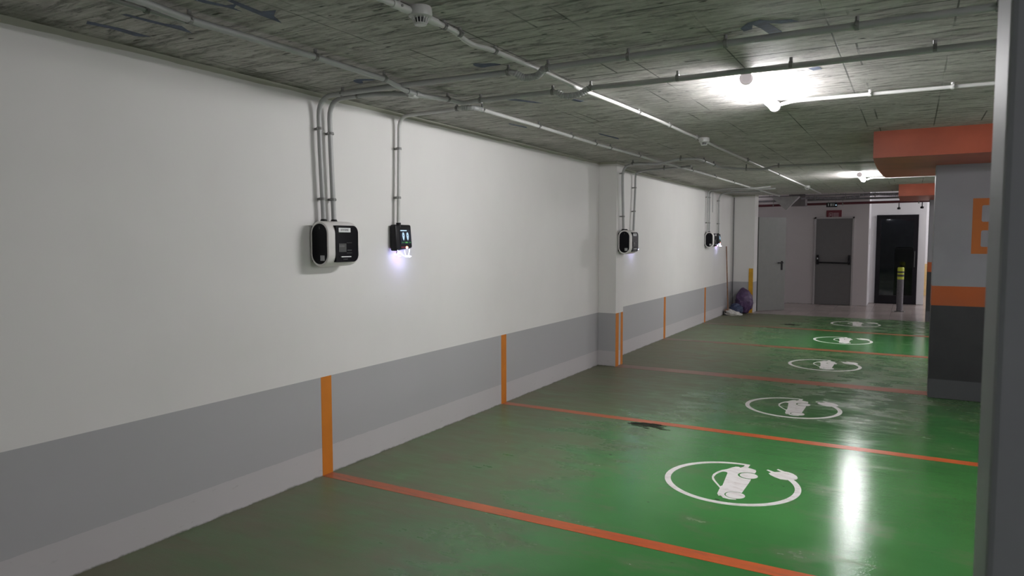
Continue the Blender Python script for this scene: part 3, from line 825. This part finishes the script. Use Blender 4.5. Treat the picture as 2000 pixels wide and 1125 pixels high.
def make_charger():
    t = thing('wall_charger', 'x', 'car charger', (0, 3.615, 1.625), 'white car chargers on the wall')
    L = 0.147; D = 0.168; HG = 0.306
    bm = bmesh.new(); secs = []
    ys = [(-L, 0.0, 1.0), (L - 0.038, 0.0, 1.0)]
    for k in range(1, 10):
        a = math.pi / 2 * k / 9
        ys.append((L - 0.038 + 0.068 * math.sin(a), 0.068 * (1 - math.cos(a)), 1))
    for y, ins, _ in ys:
        st_ = stadium(D - ins * 0.35, HG - 2 * ins, cx=(D - ins * 0.35) / 2 + 0.012)
        secs.append([(x, y, z) for x, z in st_])
    secs.insert(0, [(x, -L - 0.006, z) for x, z in stadium(D - 0.010, HG - 0.010, cx=D / 2 + 0.012)])
    loft(bm, secs)
    link('shell', bm, M['shell'], t, True)
    link('back_plate', box((0, -L + 0.02, -0.12), (0.03, L - 0.05, 0.12)), M['darkgrey'], t)
    sp_ = link('side_panel', xz_slab(stadium(D - 0.034, HG - 0.034, cx=D / 2 + 0.012), -L - 0.0075, -L - 0.002), M['blackgloss'], t)
    bm = xz_slab([(-0.019, -0.018), (0.019, -0.018), (0.019, 0.018), (-0.019, 0.018)], -L - 0.009, -L - 0.006)
    for v in bm.verts: v.co += Vector((0.122, 0, -0.095))
    link('sticker', bm, M['greysticker'], sp_)
    bm = xz_slab([(-0.004, -0.011), (0.0, 0.013), (0.004, -0.011), (0.0015, -0.004), (-0.0015, -0.004)], -L - 0.009, -L - 0.006)
    for v in bm.verts: v.co += Vector((0.098, 0, 0.108))
    link('arrow_mark', bm, M['flap'], sp_)
    # front door, square near edge, far corners rounded
    fx = D + 0.012
    d = link('front_panel', yz_slab(rounded_side(-0.092, L - 0.022, -0.124, 0.124, 0.050), 0.10, fx + 0.006), M['blackgloss'], t)
    x0, x1 = fx + 0.005, fx + 0.009
    link('name_sticker', yz_slab(rounded_side(-0.068, 0.046, 0.078, 0.108, 0.002, 0.002, 2), x0, x1), M['sticker'], d)
    link('sticker_print', yz_slab(rounded_side(-0.05, 0.03, 0.088, 0.090, 0.0008, 0.0008, 2), x1 - 0.001, x1 - 0.0005), M['greymark'], d)
    text_mesh('lettering', 'IHVHINE', 0.020, M['greymark'], Matrix.Translation((x1 + 0.0005, -0.011, 0.093)) @ FACE, d)
    link('flap', yz_slab(rounded_side(-0.068, 0.004, -0.055, 0.002, 0.002, 0.002, 2), x0, x1 - 0.001), M['darkgrey'], d)
    link('flap_window', yz_slab(rounded_side(-0.066, -0.014, -0.022, -0.010, 0.001, 0.001, 2), x0, x1), M['flap'], d)
    for zz in (0.006, -0.064):
        link('groove', yz_slab(rounded_side(0.010, 0.060, zz, zz + 0.002, 0.0008, 0.0008, 2), x0, x1 - 0.002), M['flap'], d)
    link('pocket', yz_slab(rounded_side(0.014, 0.058, -0.046, -0.042, 0.001, 0.001, 2), x0, x1 - 0.002), M['flap'], d)
    link('handle_bar', yz_slab(rounded_side(-0.052, 0.044, -0.091, -0.084, 0.003, 0.003, 4), x0, x1 + 0.006), M['sticker'], d)
    link('small_print', yz_slab(rounded_side(-0.028, 0.018, -0.106, -0.103, 0.001, 0.001, 2), x0, x1 - 0.002), M['flap'], d)
    bm = bmesh.new(); cyl(bm, (fx - 0.02, L + 0.002, -0.066), (fx - 0.010, L + 0.002, -0.066), 0.004, 10)
    link('screw', bm, M['darkgrey'], t)
    for y in (-0.060, 0.038):
        bm = bmesh.new()
        lathe(bm, [(0.029, 0.128), (0.029, 0.142), (0.020, 0.166), (0.0175, 0.168)], center=(0.046, y, 0), n=12)
        link('cable_gland', bm, M['blackplastic'], t)
    return t
ch = make_charger()
for i, (y, z, lab) in enumerate(((3.615, 1.625, 'large white wall charger with black panels and a name sticker, nearest on the wall'),
                           (8.715, 1.620, 'white wall charger just past the wall stub, blue glow under it'),
                           (14.07, 1.645, 'farthest small white wall charger, left of the glowing screen unit'))):
    o = ch if i == 0 else copy_tree(ch)
    o.location = (0.245 if i == 1 else 0, y, z); o['label'] = lab

def make_screen_unit():
    t = thing('screen_unit', 'x', 'charging display', (0, 4.395, 1.67), 'black screen units on the wall')
    bm = bmesh.new()
    bx(bm, (0.012, -0.098, -0.105), (0.075, 0.103, 0.100), 0.012, 3)
    # cut the lower far corner, lean the face back
    for v in bm.verts:
        if v.co.z < -0.06 and v.co.y > 0.05: v.co.z += (v.co.y - 0.05) * 0.5
        if v.co.x > 0.04: v.co.x -= max(0, v.co.z + 0.03) * 0.10
    body = link('casing', bm, M['blackplastic'], t, True)
    link('back_plate', box((0, -0.08, -0.08), (0.014, 0.08, 0.08)), M['darkgrey'], t)
    def fx(z): return 0.0755 - max(0, z + 0.03) * 0.10
    def quad(y0, y1, z0, z1, lift, name, mat, parent, outline=None):
        ol = outline or [(y0, z0), (y1, z0), (y1, z1), (y0, z1)]
        bm = poly_prism(ol, 0.0012)
        for v in bm.verts: v.co = Vector((fx(v.co.y) + lift + v.co.z, v.co.x, v.co.y))
        return link(name, bm, M[mat], parent)
    sc = quad(-0.045, 0.085, -0.052, 0.062, 0.000, 'screen', 'screen', t)
    quad(-0.040, 0.038, 0.050, 0.058, 0.0010, 'screen_title', 'icon', sc)
    for cy_ in (-0.008, 0.044):
        ol = [(cy_ - 0.008, 0.040), (cy_ + 0.008, 0.040), (cy_ + 0.014, 0.020), (cy_ + 0.012, 0.000), (cy_ + 0.004, -0.022), (cy_ - 0.004, -0.022), (cy_ - 0.012, 0.000), (cy_ - 0.014, 0.020)]
        bm = poly_prism(smooth_loop(ol), 0.0012, [arc(cy_, 0.016, 0.0045, 0, 330, 10)])
        for v in bm.verts: v.co = Vector((fx(v.co.y) + 0.001 + v.co.z, v.co.x, v.co.y))
        link('screen_icon', bm, M['icon'], sc)
    quad(0.010, 0.040, -0.044, -0.034, 0.001, 'screen_caption', 'icongreen', sc)
    for y0 in (-0.030, -0.012, 0.056, 0.072):
        quad(y0, y0 + 0.006, -0.042, -0.036, 0.001, 'screen_caption', 'icongreen', sc)
    quad(0.090, 0.094, -0.030, -0.022, 0.0, 'print_mark', 'sticker', t)
    bm = bmesh.new(); lathe(bm, [(0.004, 0), (0.011, 0.001), (0.010, 0.003), (0.004, 0.005)], n=16)
    for v in bm.verts: v.co = Vector((0.0745 + v.co.z, 0.030 + v.co.x * 1.5, -0.078 + v.co.y))
    link('status_light', bm, M['ledorange'], t)
    quad(-0.040, 0.016, -0.084, -0.070, 0.0, 'card_reader', 'redsign', t)
    bm = bmesh.new(); cyl(bm, (0.046, -0.034, 0.08), (0.046, -0.034, 0.115), 0.019, 12); link('cable_gland', bm, M['blackplastic'], t)
    # lit holders under the casing
    hd = thing('x', None, None); bpy.data.objects.remove(hd)
    bm = bmesh.new(); sweep(bm, fillet([(0.066, -0.090, -0.060), (0.070, -0.090, -0.092), (0.076, -0.055, -0.125), (0.080, -0.010, -0.145), (0.080, 0.03, -0.150)], 0.03), 0.0030, 8)
    link('light_guide', bm, M['led'], t, True)
    bm = bmesh.new(); sweep(bm, [(0.066, 0.010, -0.103), (0.078, 0.012, -0.142)], 0.0024, 8); link('light_guide', bm, M['led'], t, True)
    bm = bmesh.new(); sweep(bm, fillet([(0.066, 0.075, -0.095), (0.076, 0.055, -0.128), (0.080, 0.040, -0.148)], 0.02), 0.0024, 8); link('light_guide', bm, M['led'], t, True)
    bm = bmesh.new(); lathe(bm, [(0.014, 0), (0.024, 0.004), (0.022, 0.009), (0.010, 0.012)], center=(0.080, 0.038, -0.155), n=18); link('light_ring', bm, M['ledstrong'], t, True)
    bm = bmesh.new(); lathe(bm, [(0.006, 0), (0.012, 0.003), (0.006, 0.008)], center=(0.040, -0.060, -0.135), n=14); link('light_ring', bm, M['ledstrong'], t, True)
    bm = bmesh.new(); sweep(bm, [(0.040, -0.06, -0.133), (0.045, -0.055, -0.10)], 0.003, 6); link('light_guide', bm, M['darkgrey'], t, True)
    bm = bmesh.new(); lathe(bm, [(0.005, 0), (0.011, 0.002), (0.005, 0.006)], center=(0.028, 0.000, -0.150), n=14); link('status_light', bm, M['ledpink'], t, True)
    return t
su = make_screen_unit()
for i, (y, z, lab) in enumerate(((4.395, 1.67, 'black screen unit with a lit display and bright white light under it, nearest'),
                                 (9.745, 1.66, 'black screen unit half hidden behind the charger past the wall stub'),
                                 (14.90, 1.665, 'farthest black screen unit with a white glow, near the broom'))):
    o = su if i == 0 else copy_tree(su)
    o.location = (0, y, z); o['label'] = lab

# ------------------------------------------------------------------ blue marks on the ceiling
def mark(outline, label):
    bm = poly_prism(outline, 0.001)
    for v in bm.verts: v.co.z += H - 0.001
    return tag(link('paint_mark', bm, M['bluepaint']), label, 'paint mark', 'blue paint marks on the ceiling')
mark([(2.805, 3.555), (2.80, 3.500), (2.845, 3.43), (2.905, 3.405), (2.93, 3.435), (3.03, 3.475), (3.055, 3.52), (2.98, 3.515), (2.93, 3.48), (2.945, 3.545), (2.965, 3.66), (2.905, 3.67), (2.885, 3.545), (2.862, 3.47), (2.845, 3.54)], 'blue painted arrow on the concrete ceiling, right of the lamp pipes')
mark(smooth_loop([(1.315, 3.47), (1.35, 3.42), (1.385, 3.46), (1.44, 3.47), (1.48, 3.53), (1.43, 3.53), (1.38, 3.53), (1.34, 3.54)]), 'blue paint blot above the first pipe crossing')
mark(smooth_loop([(0.43, 3.50), (0.45, 3.41), (0.52, 3.39), (0.61, 3.46), (0.56, 3.47), (0.50, 3.44), (0.47, 3.50)]), 'blue curved paint stroke above the nearest charger tubes')
mark([(0.905, 1.92), (0.93, 1.93), (0.965, 2.07), (1.02, 2.08), (0.965, 2.11), (0.955, 2.16), (0.945, 2.09), (0.91, 2.0)], 'blue arrow mark at the top left, right of the conduit')
mark([(0.46, 1.92), (0.485, 1.93), (0.505, 2.10), (0.54, 2.16), (0.48, 2.26), (0.475, 2.12), (0.465, 2.05)], 'faint blue arrow mark between the left wall and the conduit')
mark([(1.02, 2.03), (1.045, 2.04), (1.03, 2.2), (1.10, 2.22), (1.03, 2.27), (0.98, 2.36), (0.985, 2.24), (1.0, 2.12)], 'blue arrow mark at the top edge left of the nearest detector')
mark([(0.19, 1.92), (0.235, 1.9), (0.26, 2.05), (0.25, 2.2), (0.20, 2.15), (0.215, 2.02)], 'faint blue smear at the far top left beside the wall')
mark([(0.98, 4.40), (1.04, 4.38), (1.10, 4.50), (1.16, 4.66), (1.11, 4.62), (1.05, 4.52)], 'blue mark behind the crossing conduit bend')
mark([(1.385, 4.66), (1.42, 4.64), (1.45, 4.74), (1.41, 4.76)], 'small blue dab left of the middle conduit')
mark([(2.98, 4.50), (3.04, 4.48), (3.05, 4.56), (3.0, 4.57)], 'small blue dab beside the bright lamp')
mark([(0.48, 5.35), (0.50, 5.30), (0.54, 5.55), (0.51, 5.62)], 'blue dash left of the long ceiling run')
mark([(0.93, 6.3), (0.95, 6.2), (1.0, 6.6), (0.97, 6.7)], 'blue dash far along the long ceiling run')

# ------------------------------------------------------------------ doors at the back
# open door leaf hinged on the end pier
d = link('door_1', box((0, -0.02, 0.01), (0.80, 0.022, 2.16), 0.002), M['doorgrey']); d['kind'] = 'structure'
d.location = (0.497, 16.80, 0); d.rotation_euler = (0, 0, math.radians(52))
def lever(parent, x, z, s=-1):
    bm = bmesh.new(); bx(bm, (x - 0.022, s * 0.02 - 0.006, z - 0.17), (x + 0.022, s * 0.026 + 0.002, z + 0.04), 0.006)
    link('handle_plate', bm, M['blackplastic'], parent)
    bm = bmesh.new(); sweep(bm, fillet([(x, s * 0.02, z), (x, s * 0.075, z), (x - 0.16, s * 0.075, z)], 0.02), 0.012, 10)
    link('door_handle', bm, M['blackplastic'], parent, True)
lever(d, 0.69, 1.11)
# exit door with push bar
d = link('door_2', box((1.44, 19.355, 0.01), (2.27, 19.40, 2.17), 0.002), M['doordark']); d['kind'] = 'structure'
bm = bmesh.new()
bx(bm, (1.40, 19.35, 0), (1.44, 19.41, 2.21)); bx(bm, (2.27, 19.35, 0), (2.31, 19.41, 2.21)); bx(bm, (1.40, 19.35, 2.17), (2.31, 19.41, 2.21))
link('door_frame', bm, M['doorframe'], d)
pb = bmesh.new()
sweep(pb, fillet([(1.50, 19.30, 1.13), (1.53, 19.27, 1.07), (2.19, 19.27, 1.06), (2.22, 19.30, 1.13)], 0.03), 0.018, 10)
bar = link('push_bar', pb, M['blackplastic'], d, True)
for x in (1.50, 2.22):
    link('bar_mount', box((x - 0.028, 19.29, 1.02), (x + 0.028, 19.36, 1.26), 0.008), M['blackplastic'], bar)
bm = bmesh.new(); bx(bm, (1.485, 19.282, 1.15), (1.51, 19.292, 1.19), 0.003); link('lock_cylinder', bm, M['sticker'], bar)
# black framed glass door
d = thing('door_3', None, None, (0, 0, 0)); d['kind'] = 'structure'
bm = bmesh.new()
bx(bm, (2.765, 20.36, 0.02), (2.865, 20.42, 2.265)); bx(bm, (3.595, 20.36, 0.02), (3.695, 20.42, 2.265)); bx(bm, (2.865, 20.36, 2.16), (3.595, 20.42, 2.265)); bx(bm, (2.865, 20.36, 0.02), (3.595, 20.42, 0.22))
link('door_frame', bm, M['blackframe'], d)
link('glass_pane', box((2.865, 20.385, 0.22), (3.595, 20.395, 2.16)), M['glass'], d)
bm = bmesh.new(); sweep(bm, [(3.63, 20.33, 0.95), (3.63, 20.33, 1.35)], 0.014, 10); link('door_handle', bm, M['darkgrey'], d)
# dark machine seen behind the glass
t = thing('dark_machine', 'black rounded machine standing behind the glass door', 'machine', (3.38, 20.95, 0))
bm = bmesh.new(); bx(bm, (-0.20, -0.2, 0), (0.22, 0.25, 1.45), 0.06, 4); link('cabinet', bm, M['blackplastic'], t, True)
bm = bmesh.new(); bx(bm, (-0.18, -0.215, 1.40), (0.18, -0.19, 1.415)); link('trim_strip', bm, M['steel'], t)
t = thing('fill_light', 'added dim fill light high in the dark room behind the glass door', 'light', (3.15, 22.6, 2.45))  # added source that lightens the room seen through the glass
link('cover', box((-0.12, -0.05, -0.03), (0.12, 0, 0.03), 0.008), M['roomfill'], t)
t = thing('wall_notice', 'narrow grey notice on the bright wall corner between the two back doors', 'notice', (2.63, 19.95, 1.72))
link('sheet', box((0, -0.10, -0.20), (0.004, 0.10, 0.20)), M['greysticker'], t)
# pale things beyond the glass door wall
t = thing('notice_board', 'tan board with small notices on the far bright wall behind the columns', 'board', (4.35, 23.98, 0))
link('board', box((-0.7, -0.04, -0.0), (0.5, 0, 0.93)), M['tan'], t)
for k in range(3): link('notice', box((-0.36, -0.05, 0.10 + 0.29 * k), (-0.26, -0.04, 0.26 + 0.29 * k)), M['signprint'], t)

# signs
t = thing('fire_sign', 'dark red sign with pale print above the grey exit door', 'sign', (1.84, 19.4, 2.29))
link('plate', box((-0.175, -0.02, -0.09), (0.175, 0, 0.09), 0.002), M['redsign'], t)
bm = bmesh.new()
for x in (-0.115, -0.045): bx(bm, (x, -0.023, -0.08), (x + 0.012, -0.02, 0.03))
bx(bm, (-0.103, -0.023, 0.018), (-0.045, -0.02, 0.03)); bx(bm, (-0.086, -0.023, -0.05), (-0.062, -0.02, 0.0))
link('icon', bm, M['signprint'], t)
bm = bmesh.new()
for k in range(4): bx(bm, (-0.02, -0.023, -0.070 + 0.026 * k), (0.11, -0.02, -0.056 + 0.026 * k))
link('print_lines', bm, M['signprint'], t)
t = thing('emergency_light', 'small black hanging emergency light above the red sign', 'emergency light', (1.845, 18.7, 2.485))
link('casing', box((-0.12, -0.03, -0.055), (0.12, 0.03, 0.055), 0.006), M['blackplastic'], t)
bm = bmesh.new()
for x in (-0.08, -0.03, 0.0, 0.04): bx(bm, (x, -0.033, -0.03), (x + 0.014, -0.03, 0.03))
link('print_marks', bm, M['sticker'], t)
bm = bmesh.new(); bmesh.ops.create_uvsphere(bm, u_segments=12, v_segments=8, radius=0.014)
for v in bm.verts: v.co += Vector((0.095, -0.032, -0.01))
link('indicator', bm, M['icon'], t)
for x in (-0.08, 0.08):
    bm = bmesh.new(); cyl(bm, (x, 0, 0.05), (x, 0, 0.46), 0.004, 6); link('hanger', bm, M['clip'], t)

# service pipes under the back ceiling
def pipe(name, label, cat, pts, rad, mat, group=None, n=16):
    pts = [Vector(p) for p in pts]
    bm = bmesh.new(); sweep(bm, fillet([p - pts[0] for p in pts], 0.1), rad, n)
    t = thing(name, label, cat, pts[0], group)
    link('tube', bm, M[mat], t, True)
    x = pts[0].x + 0.45
    while x < pts[-1].x:
        y, z = pts[0].y, pts[0].z
        bm = bmesh.new(); cyl(bm, (x - pts[0].x, 0, rad * 0.8), (x - pts[0].x, 0, 2.95 - z), 0.005, 6)
        sweep(bm, [(x - pts[0].x - 0.012, 0, 0.003), (x - pts[0].x + 0.012, 0, 0.003)], rad + 0.006, 12)
        link('hanger', bm, M['clip'], t)
        x += 1.6
    return t
pipe('sprinkler_pipe', 'dark red pipe running across under the back ceiling', 'pipe', [(0.02, 18.9, 2.51), (3.9, 18.9, 2.535)], 0.030, 'redpipe')
pipe('service_pipe', 'grey pipe above the dark red pipe at the back', 'pipe', [(0.02, 18.9, 2.62), (5.2, 18.9, 2.64)], 0.025, 'duct', 'grey service pipes')
pipe('service_pipe', 'thin pale pipe high under the back ceiling', 'pipe', [(0.02, 18.3, 2.70), (5.2, 18.3, 2.70)], 0.012, 'duct', 'grey service pipes')
pipe('service_pipe', 'thick grey pipe highest under the back ceiling', 'pipe', [(0.02, 17.4, 2.885), (5.2, 17.4, 2.885)], 0.06, 'duct', 'grey service pipes')
def corrug(x0, x1, y, z, rad, lab):
    n = int((x1 - x0) / 0.018)
    bm = bmesh.new(); sweep(bm, [(x0 + (x1 - x0) * i / n, y, z + 0.01 * math.sin(i * 0.11)) for i in range(n + 1)], [rad if i % 2 else rad * 0.72 for i in range(n + 1)], 14)
    t = thing('corrugated_duct', lab, 'duct', (0, 0, 0), 'corrugated ducts')
    link('hose', bm, M['duct'], t)
    for x in (x0 + 0.3, x1 - 0.3):
        bm = bmesh.new(); cyl(bm, (x, y, z + rad * 0.6), (x, y, 2.95), 0.004, 6); sweep(bm, [(x - 0.01, y, z), (x + 0.01, y, z)], rad + 0.012, 12)
        link('hanger', bm, M['clip'], t)
corrug(1.25, 2.5, 17.9, 2.615, 0.032, 'grey corrugated duct above the exit door')
corrug(2.5, 3.9, 18.0, 2.66, 0.038, 'grey corrugated duct above the glass door')
fun = thing('canvas_funnel', 'grey canvas funnel hanging under the back ceiling left of the exit door', 'funnel')
for x in (0.62, 1.16):
    b2 = bmesh.new(); cyl(b2, (x, 18.05, 2.68), (x, 18.05, 2.95), 0.005, 6); link('hanger', b2, M['clip'], fun)
bm = bmesh.new(); loft(bm, [[(0.58, 17.9, 2.67), (1.20, 17.9, 2.67), (1.20, 18.2, 2.67), (0.58, 18.2, 2.67)], [(0.89, 18.02, 2.36), (0.92, 18.02, 2.36), (0.92, 18.05, 2.36), (0.89, 18.05, 2.36)]])
link('canvas', bm, M['fabric'], fun)
tag(link('duct_box', box((0.9, 18.45, 2.47), (1.28, 18.8, 2.95), 0.01), M['ductdark']), 'grey duct box under the back ceiling behind the canvas funnel', 'duct')
t = thing('sprinkler', 'small black sprinkler hanging from the red pipe before the glass door', 'sprinkler', (3.27, 18.9, 2.50), 'sprinklers')
bm = bmesh.new(); cyl(bm, (0, 0, 0), (0, 0, -0.10), 0.010, 8); link('stem', bm, M['blackplastic'], t)
bm = bmesh.new(); lathe(bm, [(0.020, -0.15), (0.036, -0.145), (0.036, -0.11), (0.012, -0.095)], n=16); link('head', bm, M['blackplastic'], t)
t2 = copy_tree(t); t2.location = (3.74, 18.9, 2.51); t2['label'] = 'small black sprinkler hanging at the right end of the red pipe'

# bollard
t = thing('bollard', 'steel bollard with a yellow and black band before the glass door', 'bollard', (3.362, 18.3, 0))
bm = bmesh.new(); lathe(bm, [(0.066, 0), (0.066, 0.74)], n=28); link('post', bm, M['steel'], t, True)
bm = bmesh.new(); lathe(bm, [(0.068, 0.74), (0.068, 0.985), (0.066, 1.0), (0.055, 1.012)], n=28); link('band', bm, M['band'], t, True)
bm = bmesh.new(); lathe(bm, [(0.11, 0), (0.11, 0.008), (0.07, 0.012)], n=28); link('base_ring', bm, M['darkgrey'], t, True)

# broom and bags in the corner
t = thing('broom', 'broom with a long brown wooden handle leaning in the far left corner', 'broom', (0.10, 15.66, 0))
bm = bmesh.new(); sweep(bm, [(0.0, 0.0, 0.12), (-0.075, 0.08, 1.50)], [0.014, 0.012], 10); link('handle', bm, M['wood'], t, True)
bm = bmesh.new(); bx(bm, (-0.05, -0.10, 0.08), (0.05, 0.10, 0.13), 0.015); link('head', bm, M['wood'], t)
bm = bmesh.new(); loft(bm, [[(-0.04, -0.10, 0.085), (0.04, -0.10, 0.085), (0.04, 0.10, 0.085), (-0.04, 0.10, 0.085)], [(-0.06, -0.12, 0.0), (0.05, -0.12, 0.0), (0.05, 0.12, 0.0), (-0.06, 0.12, 0.0)]])
link('bristles', bm, M['darkgrey'], t)

def sack(name, label, cat, center, rx, ry, h, mat, seed, top=0.55, amp=0.10):
    bm = bmesh.new()
    bmesh.ops.create_icosphere(bm, subdivisions=5, radius=1)
    for v in bm.verts:
        p = v.co.copy()
        zn = (p.z + 1) / 2
        w = 1.0 - (1 - top) * max(0, zn - 0.35) / 0.65
        s = Vector((p.x * w, p.y * w, p.z))
        q = Vector((p.x * 2.2, p.y * 2.2, p.z * 3.6)) + Vector((seed, seed * 2, 0))
        d = noise.noise(q) * amp + abs(noise.noise(q * 2.3)) * amp * 0.7 - amp * 0.3
        s += p * d
        z = max(0.0, (s.z + 0.93) / 1.93) * h
        v.co = Vector((s.x * rx, s.y * ry, z))
    o = link(name, bm, M[mat], None, True); o.location = center
    return tag(o, label, cat)
sack('rubbish_bag', 'full purple bin bag standing by the far pier next to the yellow strip', 'bag', (0.335, 16.17, 0), 0.19, 0.17, 0.57, 'purple', 3.1, 0.98, 0.13)
sack('blue_bag', 'crumpled dark blue bag lying between the broom and the purple bag', 'bag', (0.23, 15.87, 0), 0.16, 0.085, 0.25, 'blue', 7.7, 0.7, 0.2)
# white cloth wedge at their foot
bm = bmesh.new()
ol = [(-0.18, -0.10), (-0.10, -0.16), (0.06, -0.16), (0.20, -0.08), (0.16, 0.03), (0.0, 0.06), (-0.18, 0.05)]
nn = 14
top = []
bm = bmesh.new()
bmesh.ops.create_icosphere(bm, subdivisions=5, radius=1)
for v in bm.verts:
    p = v.co.copy()
    h = 0.16 - 0.10 * (p.x * 0.5 + 0.5)
    d = 1 + 0.25 * noise.noise(p * 2.5)
    v.co = Vector((p.x * 0.185 * d, p.y * 0.10 * d, max(0, p.z * 0.6 + 0.4) * h * d))
o = link('cloth', bm, M['whitebag'], None, True); o.location = (0.225, 15.60, 0)
tag(o, 'crumpled white cloth on the floor in front of the blue bag', 'cloth')
